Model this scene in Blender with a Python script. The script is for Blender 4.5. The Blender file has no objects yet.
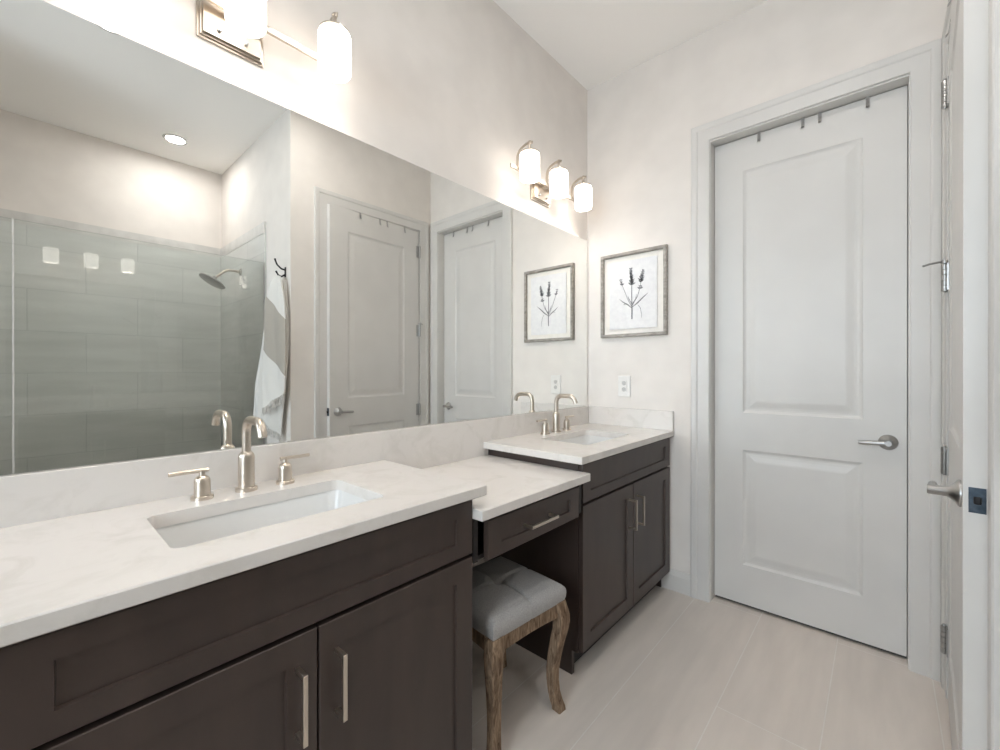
import bpy, bmesh, math, random
from math import sin, cos, pi, radians
from mathutils import Vector, Matrix

random.seed(7)
scene = bpy.context.scene
COL = scene.collection

# ------------------------------------------------------------------ camera, world, lights, exposure
cam_data = bpy.data.cameras.new('camera')
cam = bpy.data.objects.new('camera', cam_data)
COL.objects.link(cam)
cam_data.sensor_width = 36.0
cam_data.lens = 36.0 * 425.4 / 1000.0
cam_data.shift_y = -0.0037
cam_data.clip_start = 0.01
cam.location = (1.4282, -2.4457, 1.238)
cam.rotation_euler = (radians(90 - 0.078), 0, radians(41.884))
scene.camera = cam

world = bpy.data.worlds.new('world')
scene.world = world
world.use_nodes = True
world.node_tree.nodes['Background'].inputs[0].default_value = (0.75, 0.86, 1.0, 1)
world.node_tree.nodes['Background'].inputs[1].default_value = 1.0

scene.view_settings.view_transform = 'Standard'
scene.view_settings.look = 'None'
scene.view_settings.gamma = 1.0
scene.view_settings.use_curve_mapping = False
scene.view_settings.exposure = 1.12
scene.cycles.max_bounces = 14
scene.cycles.diffuse_bounces = 8
scene.cycles.glossy_bounces = 8
scene.cycles.transparent_max_bounces = 12
scene.cycles.caustics_reflective = True
scene.cycles.caustics_refractive = False
scene.cycles.sample_clamp_indirect = 8.0
scene.cycles.blur_glossy = 0.3

SCONCE_E = 2.1
BULB_E = 11.0
DOWNLIGHT_E = 98.0
DAYLIGHT_W = 30.0

# cool fill from an area lamp outside an added, unseen window behind the camera
dl = bpy.data.lights.new('added_daylight', 'AREA')
dl.shape = 'RECTANGLE'
dl.size, dl.size_y = 1.5, 1.5
dl.energy = DAYLIGHT_W
dl.color = (0.80, 0.90, 1.0)
dlo = bpy.data.objects.new('added_daylight', dl)
COL.objects.link(dlo)
dlo.location = (1.15, -4.68, 1.75)
dlo.rotation_euler = (radians(90), 0, 0)      # points to +Y, into the room

# ------------------------------------------------------------------ dimensions (metres)
W = 1.6228          # right wall plane
CEIL = 3.064
YK = -1.224        # wall with the towel hook
XB = 3.1645        # shower back wall
YBACK = -4.6
ZV, ZM, ZB = 0.90, 0.835, 1.009


# ------------------------------------------------------------------ materials
def lin(c):
    out = []
    for v in c:
        v /= 255.0
        out.append(v / 12.92 if v <= 0.04045 else ((v + 0.055) / 1.055) ** 2.4)
    return tuple(out) + (1.0,)


def mat(name, rgb, rough=0.5, metal=0.0, spec=0.5, coat=0.0):
    m = bpy.data.materials.new(name)
    m.use_nodes = True
    b = m.node_tree.nodes['Principled BSDF']
    b.inputs['Base Color'].default_value = lin(rgb)
    b.inputs['Roughness'].default_value = rough
    b.inputs['Metallic'].default_value = metal
    b.inputs['Specular IOR Level'].default_value = spec
    b.inputs['Coat Weight'].default_value = coat
    return m


def nodes(m):
    return m.node_tree.nodes, m.node_tree.links, m.node_tree.nodes['Principled BSDF']


def coords(m, scale=(1, 1, 1), rot=(0, 0, 0), loc=(0, 0, 0)):
    N, L, _ = nodes(m)
    tc = N.new('ShaderNodeTexCoord')
    mp = N.new('ShaderNodeMapping')
    mp.inputs['Scale'].default_value = scale
    mp.inputs['Rotation'].default_value = rot
    mp.inputs['Location'].default_value = loc
    L.new(tc.outputs['Object'], mp.inputs['Vector'])
    return mp.outputs['Vector']


def noise_color(m, c1, c2, scale=20, detail=4, vec=None, lo=0.35, hi=0.65, rough=0.5, distortion=0.0):
    N, L, b = nodes(m)
    n = N.new('ShaderNodeTexNoise')
    n.inputs['Scale'].default_value = scale
    n.inputs['Detail'].default_value = detail
    n.inputs['Roughness'].default_value = rough
    n.inputs['Distortion'].default_value = distortion
    if vec:
        L.new(vec, n.inputs['Vector'])
    r = N.new('ShaderNodeValToRGB')
    r.color_ramp.elements[0].position = lo
    r.color_ramp.elements[1].position = hi
    r.color_ramp.elements[0].color = lin(c1)
    r.color_ramp.elements[1].color = lin(c2)
    L.new(n.outputs['Fac'], r.inputs['Fac'])
    L.new(r.outputs['Color'], b.inputs['Base Color'])
    return n, r


def add_bump(m, strength=0.1, scale=200, dist=0.002, vec=None):
    N, L, b = nodes(m)
    n = N.new('ShaderNodeTexNoise')
    n.inputs['Scale'].default_value = scale
    n.inputs['Detail'].default_value = 3
    if vec:
        L.new(vec, n.inputs['Vector'])
    bp = N.new('ShaderNodeBump')
    bp.inputs['Strength'].default_value = strength
    bp.inputs['Distance'].default_value = dist
    L.new(n.outputs['Fac'], bp.inputs['Height'])
    L.new(bp.outputs['Normal'], b.inputs['Normal'])


M = {}
M['wall'] = mat('wall_paint', (216, 210, 204), 0.85, spec=0.2)
noise_color(M['wall'], (226, 221, 216), (231, 226, 221), 6, 2, coords(M['wall']))
add_bump(M['wall'], 0.12, 120, 0.001, coords(M['wall']))
M['ceiling'] = mat('ceiling_paint', (246, 245, 243), 0.9, spec=0.1)
add_bump(M['ceiling'], 0.15, 90, 0.001, coords(M['ceiling']))
M['trim'] = mat('white_trim_paint', (222, 221, 219), 0.38)
noise_color(M['trim'], (211, 209, 206), (215, 213, 210), 4, 2, coords(M['trim']))

M['quartz'] = mat('white_quartz', (228, 224, 219), 0.22)
noise_color(M['quartz'], (216, 212, 207), (224, 220, 216), 9, 8, coords(M['quartz'], (1, 1, 1), (0.3, 0.2, 0.5)), 0.36, 0.5, 0.62, 0.8)

M['espresso'] = mat('espresso_wood', (62, 52, 48), 0.36)
noise_color(M['espresso'], (60, 49, 45), (69, 57, 52), 5, 5, coords(M['espresso'], (3, 3, 0.6)), 0.3, 0.7)
M['inside_shade'] = mat('cabinet_inside_shade', (38, 33, 32), 0.5)  # near-black colour stands in for shade inside the cabinets
noise_color(M['inside_shade'], (26, 22, 22), (32, 27, 26), 5, 4, coords(M['inside_shade'], (3, 3, 0.6)))

M['nickel'] = mat('brushed_nickel', (206, 196, 184), 0.28, 1.0)
add_bump(M['nickel'], 0.03, 600, 0.0005, coords(M['nickel'], (1, 1, 0.1)))
M['steel'] = mat('satin_steel', (176, 175, 174), 0.32, 1.0)
add_bump(M['steel'], 0.03, 500, 0.0005, coords(M['steel']))
M['latch'] = mat('blued_steel', (92, 104, 116), 0.35, 1.0)
noise_color(M['latch'], (62, 73, 84), (84, 95, 106), 60, 2, coords(M['latch']))
M['chrome'] = mat('chrome', (215, 216, 216), 0.08, 1.0)
noise_color(M['chrome'], (210, 212, 212), (218, 219, 219), 30, 2, coords(M['chrome']))
M['darkmetal'] = mat('gunmetal', (48, 47, 48), 0.4, 0.7)
noise_color(M['darkmetal'], (42, 41, 42), (54, 53, 54), 40, 2, coords(M['darkmetal']))
M['mirror'] = mat('mirror_silver', (246, 247, 245), 0.0, 1.0)
M['porcelain'] = mat('porcelain', (226, 226, 225), 0.12)
noise_color(M['porcelain'], (224, 224, 223), (228, 228, 227), 3, 2, coords(M['porcelain']))
M['plastic'] = mat('white_plastic', (230, 228, 225), 0.35)
noise_color(M['plastic'], (228, 226, 223), (232, 230, 227), 8, 2, coords(M['plastic']))
M['slot_face'] = mat('outlet_receptacle', (198, 196, 193), 0.45)
noise_color(M['slot_face'], (150, 148, 146), (206, 204, 201), 320, 1, coords(M['slot_face']), 0.36, 0.5)
M['fabric'] = mat('grey_linen', (150, 148, 147), 0.95, spec=0.1)
_v = coords(M['fabric'])
noise_color(M['fabric'], (152, 150, 149), (174, 171, 169), 260, 3, _v, 0.3, 0.7)
add_bump(M['fabric'], 0.35, 900, 0.001, _v)
M['fabric'].node_tree.nodes['Principled BSDF'].inputs['Sheen Weight'].default_value = 0.2

M['oldwood'] = mat('weathered_wood', (112, 92, 74), 0.75, spec=0.2)
_v = coords(M['oldwood'], (26, 26, 5))
noise_color(M['oldwood'], (82, 62, 47), (164, 140, 116), 3.0, 8, _v, 0.32, 0.68, 0.65, 1.0)
add_bump(M['oldwood'], 0.4, 4, 0.004, _v)

M['framewood'] = mat('grey_washed_wood', (140, 133, 124), 0.6)
noise_color(M['framewood'], (142, 136, 129), (172, 166, 159), 8, 5, coords(M['framewood'], (3, 8, 8)), 0.35, 0.65)
M['mat_board'] = mat('mat_board', (236, 232, 226), 0.9, spec=0.1)
noise_color(M['mat_board'], (234, 230, 224), (238, 234, 228), 30, 2, coords(M['mat_board']))
M['paper'] = mat('deckled_paper', (226, 227, 230), 0.9, spec=0.1)
noise_color(M['paper'], (226, 226, 228), (232, 232, 233), 40, 3, coords(M['paper']))
M['ink'] = mat('grey_ink', (118, 119, 124), 0.9, spec=0.1)
noise_color(M['ink'], (104, 105, 111), (156, 157, 160), 120, 3, coords(M['ink']), 0.35, 0.65)

M['rubber'] = mat('white_rubber', (205, 203, 200), 0.6)
noise_color(M['rubber'], (200, 198, 195), (208, 206, 203), 30, 2, coords(M['rubber']))
M['shadow_gap'] = mat('gap_shade_dark', (62, 57, 53), 0.6)  # dark colour for the shade in the gap under the end door
noise_color(M['shadow_gap'], (56, 52, 48), (66, 61, 57), 30, 2, coords(M['shadow_gap']))


def emissive(name, rgb, strength):
    m = mat(name, (245, 243, 240), 0.4)
    b = m.node_tree.nodes['Principled BSDF']
    b.inputs['Emission Color'].default_value = rgb
    b.inputs['Emission Strength'].default_value = strength
    return m


M['shade'] = emissive('lit_opal_glass', (1.0, 0.92, 0.84, 1), SCONCE_E)
M['bulb'] = emissive('lit_bulb', (1.0, 0.92, 0.84, 1), BULB_E)
M['lens'] = emissive('lit_downlight_lens', (1.0, 0.97, 0.94, 1), DOWNLIGHT_E)
M['lens_dim'] = emissive('dimmed_downlight_lens', (1.0, 0.95, 0.90, 1), DOWNLIGHT_E * 0.15)
M['lens_added'] = emissive('added_warm_lens', (1.0, 0.95, 0.90, 1), DOWNLIGHT_E * 1.0)

# floor: porcelain planks running along the vanity, light grout
m = M['floor'] = mat('floor_tile', (176, 172, 167), 0.35)
N, L, b = nodes(m)
vec = coords(m, (1, 1, 1), (0, 0, radians(-90)), (0, 0, 0))     # U along world Y, V along world X


def brick(m, vec, w, h, mortar, c1, c2, cm, offset=0.5, bumpd=0.0015):
    N, L, b = nodes(m)
    br = N.new('ShaderNodeTexBrick')
    br.offset = offset
    br.offset_frequency = 2
    br.inputs['Scale'].default_value = 1.0
    br.inputs['Brick Width'].default_value = w
    br.inputs['Row Height'].default_value = h
    br.inputs['Mortar Size'].default_value = mortar
    br.inputs['Mortar Smooth'].default_value = 0.3
    br.inputs['Color1'].default_value = lin(c1)
    br.inputs['Color2'].default_value = lin(c2)
    br.inputs['Mortar'].default_value = lin(cm)
    L.new(vec, br.inputs['Vector'])
    n = N.new('ShaderNodeTexNoise')
    n.inputs['Scale'].default_value = 3.0
    n.inputs['Detail'].default_value = 8
    mp = N.new('ShaderNodeMapping')
    mp.inputs['Scale'].default_value = (0.8, 5, 5)
    L.new(vec, mp.inputs['Vector'])
    L.new(mp.outputs['Vector'], n.inputs['Vector'])
    mx = N.new('ShaderNodeMix')
    mx.data_type = 'RGBA'
    mx.blend_type = 'MULTIPLY'
    mx.inputs['Factor'].default_value = 1.0
    rp = N.new('ShaderNodeValToRGB')
    rp.color_ramp.elements[0].position = 0.3
    rp.color_ramp.elements[0].color = (0.88, 0.88, 0.88, 1)
    rp.color_ramp.elements[1].position = 0.7
    L.new(n.outputs['Fac'], rp.inputs['Fac'])
    L.new(br.outputs['Color'], mx.inputs['A'])
    L.new(rp.outputs['Color'], mx.inputs['B'])
    L.new(mx.outputs['Result'], b.inputs['Base Color'])
    bp = N.new('ShaderNodeBump')
    bp.invert = True
    bp.inputs['Strength'].default_value = 0.5
    bp.inputs['Distance'].default_value = bumpd
    L.new(br.outputs['Fac'], bp.inputs['Height'])
    L.new(bp.outputs['Normal'], b.inputs['Normal'])


brick(m, vec, 1.52, 0.303, 0.0022, (219, 210, 202), (224, 215, 207), (234, 229, 223), 0.503)
N_ = [n for n in m.node_tree.nodes if n.type == 'TEX_BRICK'][0]
N_.offset_frequency = 4

# shower tiles: large grey planks; back wall lies in YZ, side wall in XZ
def tile_mat(name, rot, loc):
    m = mat(name, (150, 152, 150), 0.22)
    brick(m, coords(m, (1, 1, 1), rot, loc), 0.61, 0.305, 0.003, (214, 217, 214), (219, 221, 218), (203, 206, 204))
    return m


M['tile_back'] = tile_mat('shower_tile_back', (0, radians(90), radians(90)), (0.0, 0.0, 0.0))
M['tile_side'] = tile_mat('shower_tile_side', (radians(-90), 0, 0), (0.0, 0.0, 0.0))
M['tile_band'] = mat('tile_border', (206, 205, 201), 0.3)
noise_color(M['tile_band'], (202, 201, 198), (214, 213, 210), 12, 6, coords(M['tile_band']))

# clear glass pane: see-through with a Fresnel reflection and a green-grey tint
m = M['glass'] = bpy.data.materials.new('clear_glass')
m.use_nodes = True
N, L = m.node_tree.nodes, m.node_tree.links
N.remove(N['Principled BSDF'])
out = N['Material Output']
tr = N.new('ShaderNodeBsdfTransparent')
tr.inputs['Color'].default_value = (0.965, 0.98, 0.975, 1)
gl = N.new('ShaderNodeBsdfGlossy')
gl.inputs['Roughness'].default_value = 0.0
fr = N.new('ShaderNodeFresnel')
fr.inputs['IOR'].default_value = 1.5
mx = N.new('ShaderNodeMixShader')
L.new(fr.outputs['Fac'], mx.inputs['Fac'])
L.new(tr.outputs[0], mx.inputs[1])
L.new(gl.outputs[0], mx.inputs[2])
L.new(mx.outputs[0], out.inputs['Surface'])

# striped towel: white / greige / white along a slanted line
m = M['towel'] = mat('striped_cotton', (225, 223, 219), 0.95, spec=0.05)
N, L, b = nodes(m)
tc = N.new('ShaderNodeTexCoord')
sp = N.new('ShaderNodeSeparateXYZ')
L.new(tc.outputs['UV'], sp.inputs[0])
rp = N.new('ShaderNodeValToRGB')
rp.color_ramp.interpolation = 'CONSTANT'
e = rp.color_ramp.elements
e[0].position, e[0].color = 0.0, lin((226, 224, 220))
e[1].position, e[1].color = 0.30, lin((178, 172, 163))
e.new(0.62).color = lin((226, 224, 220))
L.new(sp.outputs['Y'], rp.inputs['Fac'])
L.new(rp.outputs['Color'], b.inputs['Base Color'])
add_bump(m, 0.4, 400, 0.001)


# ------------------------------------------------------------------ mesh helpers
def add_box(bm, x0, x1, y0, y1, z0, z1, bev=0.0, seg=2):
    vs = [bm.verts.new((x, y, z)) for x in (x0, x1) for y in (y0, y1) for z in (z0, z1)]
    f = []
    for idx in ((0, 1, 3, 2), (4, 6, 7, 5), (0, 4, 5, 1), (2, 3, 7, 6), (0, 2, 6, 4), (1, 5, 7, 3)):
        f.append(bm.faces.new([vs[i] for i in idx]))
    if bev:
        es = set()
        for q in f:
            es.update(q.edges)
        bmesh.ops.bevel(bm, geom=list(es), offset=bev, segments=seg, affect='EDGES', profile=0.5)


def frame_from(d):
    d = d.normalized()
    up = Vector((0, 0, 1)) if abs(d.z) < 0.9 else Vector((0, 1, 0))
    a = d.cross(up).normalized()
    return a, a.cross(d).normalized()


def add_tube(bm, pts, rad, n=14, caps=True, flat=None):
    """round tube through pts; rad may be a list; flat=(a,b) makes a rectangular section a wide, b thick"""
    pts = [Vector(p) for p in pts]
    rings = []
    a0 = None
    for i, p in enumerate(pts):
        d = (pts[min(i + 1, len(pts) - 1)] - pts[max(i - 1, 0)]).normalized()
        if a0 is None:
            a0, b0 = frame_from(d)
        else:
            a0 = (a0 - d * a0.dot(d)).normalized()
            b0 = a0.cross(d).normalized()
        r = rad[i] if isinstance(rad, (list, tuple)) else rad
        ring = []
        if flat:
            for sx, sy in ((-1, -1), (1, -1), (1, 1), (-1, 1)):
                ring.append(bm.verts.new(p + a0 * sx * flat[0] / 2 + b0 * sy * flat[1] / 2))
        else:
            for k in range(n):
                t = 2 * pi * k / n
                ring.append(bm.verts.new(p + a0 * cos(t) * r + b0 * sin(t) * r))
        rings.append(ring)
    for r0, r1 in zip(rings, rings[1:]):
        k = len(r0)
        for j in range(k):
            bm.faces.new((r0[j], r0[(j + 1) % k], r1[(j + 1) % k], r1[j]))
    if caps:
        bm.faces.new(rings[0][::-1])
        bm.faces.new(rings[-1])


def add_lathe(bm, prof, origin=(0, 0, 0), axis=(0, 0, 1), n=28, closed=False):
    """profile of (radius, height) revolved about axis through origin"""
    o, ax = Vector(origin), Vector(axis).normalized()
    a, b = frame_from(ax)
    rings = []
    for r, h in prof:
        if r < 1e-6:
            rings.append([bm.verts.new(o + ax * h)])
        else:
            rings.append([bm.verts.new(o + ax * h + a * cos(2 * pi * k / n) * r + b * sin(2 * pi * k / n) * r) for k in range(n)])
    pairs = list(zip(rings, rings[1:]))
    if closed:
        pairs.append((rings[-1], rings[0]))
    for r0, r1 in pairs:
        if len(r0) == 1 and len(r1) == 1:
            continue
        for k in range(n):
            if len(r0) == 1:
                bm.faces.new((r0[0], r1[(k + 1) % n], r1[k]))
            elif len(r1) == 1:
                bm.faces.new((r0[k], r0[(k + 1) % n], r1[0]))
            else:
                bm.faces.new((r0[k], r0[(k + 1) % n], r1[(k + 1) % n], r1[k]))


def BM():
    return bmesh.new()


def obj(name, bm, material, parent=None, smooth=False, loc=None):
    bmesh.ops.recalc_face_normals(bm, faces=bm.faces[:])
    me = bpy.data.meshes.new(name)
    bm.to_mesh(me)
    bm.free()
    me.materials.append(material)
    if smooth:
        for p in me.polygons:
            p.use_smooth = True
        try:
            me.set_sharp_from_angle(angle=radians(35))
        except Exception:
            pass
    o = bpy.data.objects.new(name, me)
    COL.objects.link(o)
    if parent is not None:
        o.parent = parent
    if loc is not None:
        o.location = loc
    return o


def tag(o, label, cat, group=None, kind=None):
    o['label'] = label
    o['category'] = cat
    if group:
        o['group'] = group
    if kind:
        o['kind'] = kind
    return o


def thing(name, label, cat, loc=(0, 0, 0), rotz=0.0, group=None, kind=None):
    o = bpy.data.objects.new(name, None)
    o.empty_display_size = 0.05
    COL.objects.link(o)
    o.location = loc
    o.rotation_euler = (0, 0, rotz)
    return tag(o, label, cat, group, kind)


def dup(root, loc, label, rotz=None):
    """copy of a thing with its parts and sub-parts"""
    r = root.copy()
    COL.objects.link(r)
    r.location = loc
    if rotz is not None:
        r.rotation_euler = (0, 0, rotz)
    r['label'] = label
    for ch in list(root.children):
        c = ch.copy()
        COL.objects.link(c)
        c.parent = r
        for g in list(ch.children):
            d = g.copy()
            COL.objects.link(d)
            d.parent = c
    return r


def struct(name, bm, m, label, cat, parent=None):
    o = obj(name, bm, m, parent)
    if parent is None:
        tag(o, label, cat, kind='structure')
    return o


# ------------------------------------------------------------------ room shell
bm = BM()
add_box(bm, -0.12, 3.3, YBACK - 0.12, 0.6, -0.08, 0.0)
fl = struct('floor', bm, M['floor'], 'pale greige rectangular floor tiles with thin light grout lines', 'floor')
for nd in fl.data.materials[0].node_tree.nodes:
    if nd.type == 'MAPPING' and abs(nd.inputs['Rotation'].default_value[2]) > 1:
        nd.inputs['Location'].default_value = (-0.02, 0.067, 0)

bm = BM()
add_box(bm, -0.12, 3.3, YBACK - 0.12, 0.6, CEIL, CEIL + 0.1)
struct('ceiling', bm, M['ceiling'], 'flat white ceiling over the bathroom', 'ceiling')

bm = BM()
add_box(bm, -0.12, 0.0, YBACK - 0.12, 0.6, 0.0, CEIL)
struct('wall_left', bm, M['wall'], 'off-white wall behind the mirror and wall lights', 'wall')

DX0, DX1, DZ = 0.746, 1.509, 2.455       # door slab at the far wall
OX0, OX1, OZ = 0.741, 1.517, 2.468
bm = BM()
add_box(bm, 0.0, OX0, 0.0, 0.11, 0.0, CEIL)
add_box(bm, OX1, 3.3, 0.0, 0.11, 0.0, CEIL)
add_box(bm, OX0, OX1, 0.0, 0.11, OZ, CEIL)
struct('wall_far', bm, M['wall'], 'off-white end wall holding the closed door and framed print', 'wall')
bm = BM()
add_box(bm, 0.5, 1.8, 0.45, 0.5, 0.0, CEIL)
add_box(bm, 0.5, 0.55, 0.11, 0.45, 0.0, CEIL)
add_box(bm, 1.75, 1.8, 0.11, 0.45, 0.0, CEIL)
struct('wall_closet', bm, M['wall'], 'wall of the closet behind the closed end door', 'wall')

RY0, RY1 = -0.125, -0.969               # opening in the right wall
bm = BM()
add_box(bm, W, W + 0.115, RY0, 0.0, 0.0, CEIL)
add_box(bm, W, W + 0.115, YK, RY1, 0.0, CEIL)
add_box(bm, W, W + 0.115, RY1, RY0, OZ, CEIL)
struct('wall_right', bm, M['wall'], 'short off-white wall holding the ajar door on the right', 'wall')
bm = BM()
add_box(bm, W + 0.115, XB, YK, YK + 0.115, 0.0, CEIL)
struct('wall_shower', bm, M['wall'], 'wall carrying the towel hook and shower head, seen in mirror', 'wall')
bm = BM()
add_box(bm, XB, XB + 0.12, YBACK - 0.12, 0.0, 0.0, CEIL)
struct('wall_shower_back', bm, M['wall'], 'long back wall of the shower, seen in mirror', 'wall')
bm = BM()
add_box(bm, 2.0, XB, -3.12, -3.0, 0.0, CEIL)
struct('wall_shower_end', bm, M['wall'], 'end wall of the shower opposite the shower head', 'wall')

WX0, WX1, WZ0, WZ1 = 0.4, 1.9, 1.0, 2.5
bm = BM()
add_box(bm, 0.0, WX0, YBACK - 0.12, YBACK, 0.0, CEIL)
add_box(bm, WX1, XB, YBACK - 0.12, YBACK, 0.0, CEIL)
add_box(bm, WX0, WX1, YBACK - 0.12, YBACK, 0.0, WZ0)
add_box(bm, WX0, WX1, YBACK - 0.12, YBACK, WZ1, CEIL)
struct('wall_back', bm, M['wall'], 'wall with the added window behind the viewer', 'wall')
win = thing('added_window_1', 'added unseen white framed window behind the viewer, for daylight fill', 'window', (1.15, YBACK - 0.06, WZ0), kind='structure')  # unseen window, added to bring cool ambient light into the room
bm = BM()
hw = (WX1 - WX0) / 2
hh = WZ1 - WZ0
for x0, x1, z0, z1 in ((-hw, -hw + .05, 0, hh), (hw - .05, hw, 0, hh), (-hw, hw, 0, .05), (-hw, hw, hh - .05, hh), (-hw, hw, hh / 2 - .02, hh / 2 + .02)):
    add_box(bm, x0, x1, -0.03, 0.03, z0, z1)
obj('window_frame', bm, M['trim'], win)
bm = BM()
add_box(bm, -hw + .05, hw - .05, -0.004, 0.0, .05, hh / 2 - .02)
add_box(bm, -hw + .05, hw - .05, -0.004, 0.0, hh / 2 + .02, hh - .05)
obj('window_pane', bm, M['glass'], win)

# shower tile facing, border course and curb
TZ, BZ = 2.285, 2.369
bm = BM()
add_box(bm, XB - 0.012, XB, -3.0, YK, 0.0, TZ)
struct('wall_tile_back', bm, M['tile_back'], 'large grey tiles on the shower back wall', 'wall tile')
bm = BM()
add_box(bm, 2.065, XB - 0.012, YK - 0.012, YK, 0.0, TZ)
struct('wall_tile_side', bm, M['tile_side'], 'large grey tiles on the wall with the shower head', 'wall tile')
bm = BM()
add_box(bm, XB - 0.014, XB, -3.0, YK, TZ, BZ)
add_box(bm, 2.065, XB - 0.014, YK - 0.014, YK, TZ, BZ)
struct('trim_1', bm, M['tile_band'], 'pale marbled border course along the top of the shower tiles', 'tile border')
bm = BM()
add_box(bm, 2.0, 2.13, -3.0, YK, 0.0, 0.10, 0.004)
struct('trim_2', bm, M['tile_band'], 'low tiled curb under the shower glass', 'curb')


# door casings: a moulded profile carried round three sides of an opening
PROF = [(0, 0), (0, .0105), (.003, .0125), (.058, .0135), (.063, .0175), (.068, .0185), (.089, .0185), (.093, .015), (.093, 0)]


def casing(a0, a1, zi, put):
    bm = BM()
    secs = [[], [], [], []]
    for d, h in PROF:
        for k, (a, z) in enumerate(((a0 - d, 0), (a0 - d, zi + d), (a1 + d, zi + d), (a1 + d, 0))):
            secs[k].append(bm.verts.new(put(a, h, z)))
    n = len(PROF)
    for s0, s1 in zip(secs, secs[1:]):
        for j in range(n):
            bm.faces.new((s0[j], s0[(j + 1) % n], s1[(j + 1) % n], s1[j]))
    bm.faces.new(secs[0])
    bm.faces.new(secs[-1])
    return bm


bm = casing(0.744, OX1 - 0.002, OZ, lambda a, h, z: (a, -h, z))
add_box(bm, OX0 - .004, OX0 + .006, -0.001, 0.11, 0.0, OZ)          # jamb lining
add_box(bm, OX1 - .005, OX1 + .002, -0.001, 0.11, 0.0, OZ)
add_box(bm, OX0 + .006, OX1 - .005, -0.001, 0.11, OZ - .008, OZ)
add_box(bm, OX0 + .006, OX0 + .018, 0.1045, 0.11, 0.0, OZ - .008)    # stop
add_box(bm, OX1 - .017, OX1 - .005, 0.1045, 0.11, 0.0, OZ - .008)
add_box(bm, OX0 + .018, OX1 - .017, 0.1045, 0.11, OZ - .022, OZ - .008)
struct('trim_3', bm, M['trim'], 'white moulded casing around the closed end door', 'door casing')

bm = casing(-RY0, -RY1, OZ, lambda a, h, z: (W - h, -a, z))
add_box(bm, W - .001, W + .115, RY0 - .004, RY0 + .001, 0.0, OZ)
add_box(bm, W - .001, W + .115, RY1 - .001, RY1 + .0005, 0.0, OZ)
add_box(bm, W - .001, W + .115, RY1 + .0005, RY0 - .004, OZ - .006, OZ)
struct('trim_4', bm, M['trim'], 'white moulded casing around the ajar door on the right', 'door casing')


def base_profile(bm, pts_fn, l0, l1, h=0.115):
    prof = [(0, 0), (.014, 0), (.014, h - .03), (.010, h - .012), (.005, h), (0, h)]
    a = [bm.verts.new(pts_fn(l0, t, z)) for t, z in prof]
    b = [bm.verts.new(pts_fn(l1, t, z)) for t, z in prof]
    n = len(prof)
    for j in range(n):
        bm.faces.new((a[j], a[(j + 1) % n], b[(j + 1) % n], b[j]))
    bm.faces.new(a)
    bm.faces.new(b[::-1])


bm = BM()
base_profile(bm, lambda l, t, z: (l, -t, z), 0.46, 0.659)
struct('baseboard_far', bm, M['trim'], 'white baseboard between the far vanity and the end door', 'baseboard')
bm = BM()
base_profile(bm, lambda l, t, z: (W - t, l, z), -1.224, -1.064)
struct('baseboard_right', bm, M['trim'], 'white baseboard stub beside the ajar door', 'baseboard')


# ------------------------------------------------------------------ doors
def panel_door(parent, w, h, zb, panels, x0=0.004, thick=0.039):
    """moulded two-panel slab; front face on y=0 looking to -y"""
    bm = BM()
    xs = [x0, panels[0][0], panels[0][1], w]
    zs = [zb, panels[1][2], panels[1][3], panels[0][2], panels[0][3], h]
    for side, y0, s in ((0, 0.0, 1.0), (1, thick, -1.0)):
        grid = [[bm.verts.new((x, y0, z)) for z in zs] for x in xs]
        for i in range(3):
            for j in range(5):
                q = [grid[i][j], grid[i + 1][j], grid[i + 1][j + 1], grid[i][j + 1]]
                if i == 1 and j in (1, 3):
                    ax, bx, az, bz = xs[1], xs[2], zs[j], zs[j + 1]
                    prev = q
                    for ins, dep in ((.004, .003), (.012, .0065), (.020, .007), (.032, .006), (.054, .0025), (.062, .0018)):
                        ring = [bm.verts.new(p) for p in ((ax + ins, y0 + s * dep, az + ins), (bx - ins, y0 + s * dep, az + ins),
                                                          (bx - ins, y0 + s * dep, bz - ins), (ax + ins, y0 + s * dep, bz - ins))]
                        for k in range(4):
                            bm.faces.new((prev[k], prev[(k + 1) % 4], ring[(k + 1) % 4], ring[k]))
                        prev = ring
                    bm.faces.new(prev)
                else:
                    bm.faces.new(q)
        if side == 0:
            g0 = grid
    g1 = grid
    for i in range(3):
        bm.faces.new((g0[i][0], g0[i + 1][0], g1[i + 1][0], g1[i][0]))
        bm.faces.new((g0[i][-1], g0[i + 1][-1], g1[i + 1][-1], g1[i][-1]))
    for j in range(5):
        bm.faces.new((g0[0][j], g0[0][j + 1], g1[0][j + 1], g1[0][j]))
        bm.faces.new((g0[-1][j], g0[-1][j + 1], g1[-1][j + 1], g1[-1][j]))
    return obj('door_panel', bm, M['trim'], parent)


def lever_handle(parent, x, z, metal, dirx=-1.0):
    """flared rosette and straight lever on the -y side of a door"""
    bm = BM()
    add_lathe(bm, [(0, -.0005), (.033, -.0005), (.0335, .003), (.032, .006), (.023, .012), (.016, .019), (.0125, .025), (.0122, .057), (.011, .0595), (0, .0595)],
              (x, 0, z), (0, -1, 0), 28)
    o = obj('door_handle', bm, metal, parent, smooth=True)
    bm = BM()
    pts = [(x - dirx * .004, -.0485, z), (x + dirx * .03, -.0485, z - .001), (x + dirx * .090, -.048, z - .004), (x + dirx * .098, -.0475, z - .0045)]
    add_tube(bm, pts, [.0108, .0100, .0094, .0082], 16)
    obj('lever', bm, metal, o, smooth=True)
    return o


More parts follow.
